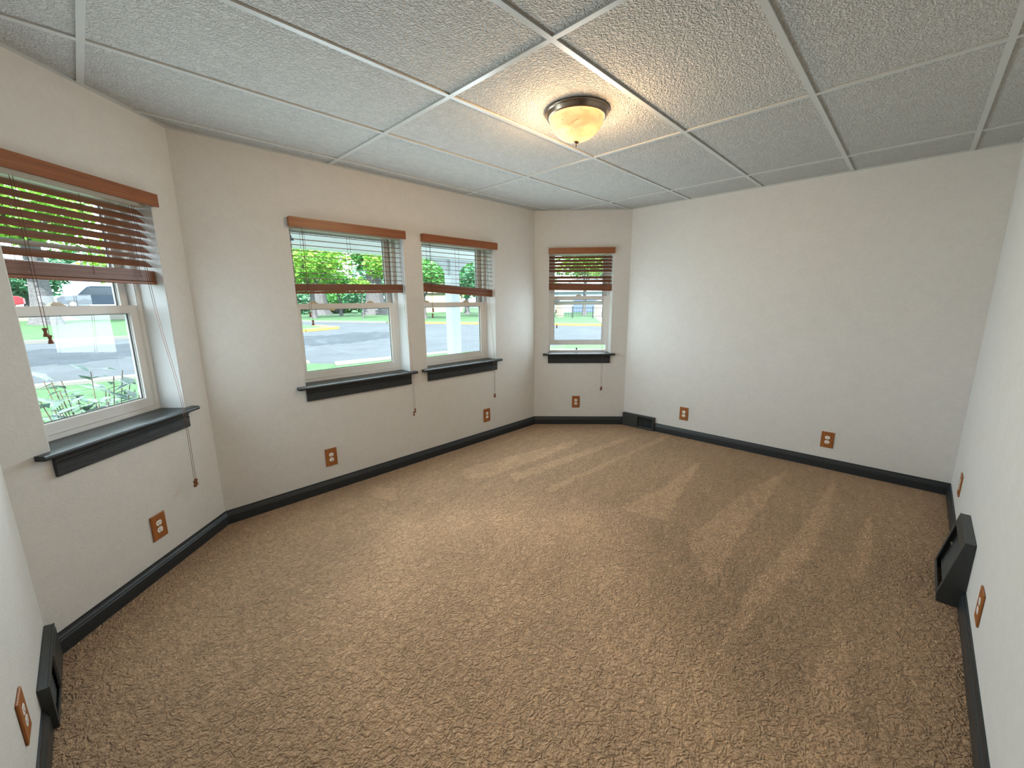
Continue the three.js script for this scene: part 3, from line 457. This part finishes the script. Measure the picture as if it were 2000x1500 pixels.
{
  // shrub under the left bay window: long pale leaves on thin dark stems
  const t = thing('garden_shrub', 'shrub with long pale blue green leaves outside the left bay window', 'shrub'); t.position.set(-0.05, GY + 0.1, -4.3);
  M.stem = mat([0.14, 0.1, 0.07], 0.8); M.shrubleaf = new THREE.MeshPhysicalMaterial({ color: RGB(1, 1, 1), vertexColors: true, roughness: 0.35, transmission: 0.25, thickness: 0, side: THREE.DoubleSide });
  const pos = [], col = [];
  for (let k = 0; k < 58; k++) {
    const a = rr(0, 6.283), R = Math.sqrt(rnd()) * 0.5, ex = Math.cos(a) * R * 1.15, ez = Math.sin(a) * R * 0.8, hh = rr(1.06, 1.36) - R * R * 0.55 + (k === 0 ? 0.14 : 0) + (ex > 0.2 ? -0.08 : 0);
    part('stem', tube([[ex * 0.2, 0, ez * 0.2], [ex * 0.6, hh * 0.55, ez * 0.6], [ex * 1.12, hh, ez * 1.1]], 0.0032, 6, 5), M.stem, t);
    const nl = 13; for (let i = 0; i < nl; i++) {
      const f = 0.45 + 0.55 * i / (nl - 1), o = V(ex * (0.2 + 0.8 * f), hh * f, ez * (0.2 + 0.8 * f)), b = i * 2.4 + rr(0, 0.8), d = V(Math.cos(b), rr(-0.25, 0.7), Math.sin(b)).normalize(), side = new THREE.Vector3().crossVectors(d, V(0, 1, 0)).normalize(), L = rr(0.12, 0.22), wv = L * 0.17, dr = -L * rr(0.05, 0.3);
      const P = [o, o.clone().addScaledVector(d, L * 0.4).addScaledVector(side, wv), o.clone().addScaledVector(d, L * 0.4).addScaledVector(V(0, 1, 0), -0.006), o.clone().addScaledVector(d, L * 0.4).addScaledVector(side, -wv), o.clone().addScaledVector(d, L).addScaledVector(V(0, 1, 0), dr)];
      for (const q of [0, 1, 2, 0, 2, 3, 1, 4, 2, 2, 4, 3]) pos.push(P[q].x, P[q].y, P[q].z); const v = rr(0.7, 1.25), w = rr(0, 1); for (let j = 0; j < 12; j++) col.push((0.1 + 0.1 * w) * v, (0.19 + 0.07 * w) * v, (0.16 + 0.09 * w) * v);
    }
  }
  const g = new THREE.BufferGeometry(); g.setAttribute('position', new THREE.Float32BufferAttribute(pos, 3)); g.setAttribute('color', new THREE.Float32BufferAttribute(col, 3)); g.computeVertexNormals();
  const m = part('leaves', g, M.shrubleaf, t); m.userData.kind = 'stuff';
}

const ORD = ['leftmost', 'second', 'third', 'fourth', 'fifth', 'sixth', 'seventh', 'eighth', 'ninth', 'tenth', 'eleventh'], bushes = [[23.5, -73], [35.2, -69.4]];
for (let k = 3; k < 11; k++) { const a = -1.78 + k * 0.155, R = 84; if (Math.hypot(Math.cos(a) * R - 43, Math.sin(a) * R + 66) > 13.5) bushes.push([Math.cos(a) * R, Math.sin(a) * R]); }
bushes.sort((p, q) => Math.atan2(p[1], p[0]) - Math.atan2(q[1], q[0])).forEach(([x, z], k) => {   // rounded bushes closing the view behind the gardens
  const h = thing('far_bush', ORD[k] + ' low rounded bush of the far garden row, counted from the left', 'bush', 'far garden bushes'); h.position.set(x, GY, z);
  crownPart(h, ball(3.2, 2.1, 7).map(b => [b[0], Math.min(b[1], 2.4), b[2], b[3], 0.95]), 1900, 0.65, [GR, TEAL][k % 2]);
});

// ───────────────────────── houses, cars and street furniture across the way ─────────────────────────
M.siding = mat([0.3, 0.36, 0.44], 0.7); M.roof = mat([0.1, 0.1, 0.11], 0.9); M.trimw = mat([0.5, 0.5, 0.48], 0.6); M.door = mat([0.09, 0.13, 0.24], 0.6); M.pane = mat([0.05, 0.07, 0.1], 0.1); M.cream = mat([0.33, 0.29, 0.21], 0.8); M.iron = mat([0.03, 0.035, 0.04], 0.6);
function house(label, x, z, turn, W, D, H, rh, m, garage) {
  const t = thing('house', label, 'house', 'houses across the street'); t.position.set(x, gl, z); t.rotation.y = turn;
  part('walls', bx(-W / 2, W / 2, 0, H, -D, 0), m, t);
  part('roof', metric(extr(shape([[-W / 2 - 0.5, H - 0.1], [W / 2 + 0.5, H - 0.1], [0, H + rh]]), D + 0.8).translate(0, 0, -D - 0.4), 0), M.roof, t);
  part('gable', metric(extr(shape([[-W / 2, H], [W / 2, H], [0, H + rh * 0.9]]), 0.2).translate(0, 0, 0.21), 0), m, t);
  part('fascia', [bx(0, Math.hypot(W / 2 + 0.5, rh + 0.1), -0.25, 0, 0.41, 0.55).rotateZ(Math.atan2(rh + 0.1, W / 2 + 0.5)).translate(-W / 2 - 0.5, H - 0.1, 0), bx(-Math.hypot(W / 2 + 0.5, rh + 0.1), 0, -0.25, 0, 0.41, 0.55).rotateZ(-Math.atan2(rh + 0.1, W / 2 + 0.5)).translate(W / 2 + 0.5, H - 0.1, 0)].map(g => metric(g, 0)), M.trimw, t);
  if (garage) { const d = part('garage_door', bx(-2.0, 1.6, 0.05, 2.3, 0.01, 0.08), M.door, t); for (let i = 0; i < 4; i++) part('door_panel', bx(-1.9, 1.5, 0.12 + i * 0.55, 0.58 + i * 0.55, 0.081, 0.11), M.door, d); }
  for (const wx of [-W * 0.36, W * 0.34]) { const f = part('window', bx(wx - 0.65, wx + 0.65, 1.1, 2.4, 0.01, 0.1), M.trimw, t); part('pane', bx(wx - 0.55, wx + 0.55, 1.2, 2.3, 0.101, 0.12), M.pane, f); }
  return t;
}
house('blue grey house with garage door across the street in the right bay window', 55.5, -37.5, -0.95, 13, 9, 3.2, 2.8, M.siding, true);
house('pale house with white gable beyond the widest trunk', 43, -62, -0.5, 12, 9, 3.4, 3.4, M.cream, false);
house('grey sided house behind the trees in the left bay window', 3.5, -66, 0, 9, 7, 5.6, 2.4, M.siding, false).position.y = GY + 0.002;
{
  const f = thing('iron_fence', 'low black iron fence in front of the blue grey house', 'fence'); f.position.set(36.0, gl, -27.9); f.rotation.y = -1.25;
  for (let i = 0; i < 7; i++) part('post', bx(-5 + i * 2.2 - 0.05, -5 + i * 2.2 + 0.05, 0, 1.25, -0.05, 0.05, 1), M.iron, f);
  for (const y of [0.2, 1.05]) part('rail', bx(-5, 8.2, y, y + 0.05, -0.02, 0.02), M.iron, f);
  for (let i = 0; i < 44; i++) part('picket', bx(-4.85 + i * 0.3 - 0.012, -4.85 + i * 0.3 + 0.012, 0.08, 1.12, -0.012, 0.012, 1), M.iron, f);
  [[37.6, -28.9], [42.4, -27.0]].forEach(([x, z], i) => { const p = thing('stone_pillar', (i ? 'right' : 'left') + ' cream stone gate pillar before the blue grey house', 'pillar', 'gate pillars'); p.position.set(x, gl, z); part('shaft', bx(-0.3, 0.3, 0, 1.5, -0.3, 0.3, 1), M.cream, p); part('cap', bx(-0.4, 0.4, 1.5, 1.65, -0.4, 0.4), M.cream, p); });
}
function car(label, x, y, z, turn, paint, suv) {
  const t = thing('parked_car', label, 'car', 'cars parked across the street'); t.position.set(x, y, z); t.rotation.y = turn; const pm = mat(paint, 0.3), h = suv ? 1.75 : 1.5;
  const sh = shape([[-2.25, 0.35], [-1.85, 0.32], [1.85, 0.32], [2.25, 0.4], [2.25, 0.8], [2.0, 0.95], [1.1, 1.02], [0.45, h - 0.04], [0.2, h], [-1.5, h], [-1.9, h - 0.15], [-2.2, 1.0], [-2.28, 0.9]]);
  part('body', metric(extr(sh, 1.7, 0.06, 2).translate(0, 0, -0.85), 0), pm, t);
  for (const s of [-1, 1]) part('side_window', metric(extr(shape([[-1.85, 1.05], [0.95, 1.05], [0.4, h - 0.1], [-1.5, h - 0.1]]), 0.02).translate(0, 0, s > 0 ? 0.905 : -0.925), 0), M.pane, t);
  part('windscreen', bx(-0.75, 0.75, -0.3, 0.3, -0.01, 0.01).rotateX(-0.75).rotateY(Math.PI / 2).translate(0.84, 1.3, 0), M.pane, t);
  for (const [wx, s] of [[-1.4, 1], [1.4, 1], [-1.4, -1], [1.4, -1]]) { const w = part('wheel', new THREE.CylinderGeometry(0.34, 0.34, 0.22, 20).rotateX(Math.PI / 2).translate(wx, 0.34, s * 0.82), M.iron, t); part('hub', new THREE.CylinderGeometry(0.2, 0.2, 0.03, 14).rotateX(Math.PI / 2).translate(wx, 0.34, s * 0.94), M.steel, w); }
  return t;
}
car('red car parked at the far left in the left bay window', -5.05, 1.16, -48, 0, [0.42, 0.02, 0.03], false);
car('dark blue sport utility vehicle parked under the bright tree', 1.1, 1.16, -48.4, Math.PI, [0.03, 0.05, 0.09], true);
{
  const t = thing('lawn_tractor', 'small yellow lawn tractor beside the old trunk across the street', 'tractor'); t.position.set(30.0, gl, -70.5); t.rotation.y = 0.7; const y = mat([0.5, 0.24, 0.03], 0.45);
  part('hood', metric(extr(shape([[0.1, 0.5], [1.5, 0.5], [1.55, 1.1], [0.9, 1.25], [0.1, 1.25]]), 0.9, 0.05).translate(0, 0, -0.45), 0), y, t);
  part('fender', bx(-1.1, 0.1, 0.6, 1.0, -0.7, 0.7), y, t); part('seat', [bx(-0.9, -0.35, 1.0, 1.15, -0.3, 0.3), bx(-0.95, -0.8, 1.15, 1.7, -0.3, 0.3)], y, t);
  for (const [x, r, s] of [[-0.7, 0.62, 1], [-0.7, 0.62, -1], [1.2, 0.4, 1], [1.2, 0.4, -1]]) part('wheel', new THREE.CylinderGeometry(r, r, 0.35, 18).rotateX(Math.PI / 2).translate(x, r, s * 0.72), M.iron, t);
  part('steering_wheel', new THREE.TorusGeometry(0.25, 0.03, 6, 16).rotateX(1.2).translate(-0.05, 1.55, 0), M.iron, t);
}

scene.traverse(o => { if (o.isMesh) { o.castShadow = true; o.receiveShadow = true; } });
renderer.render(scene, camera);
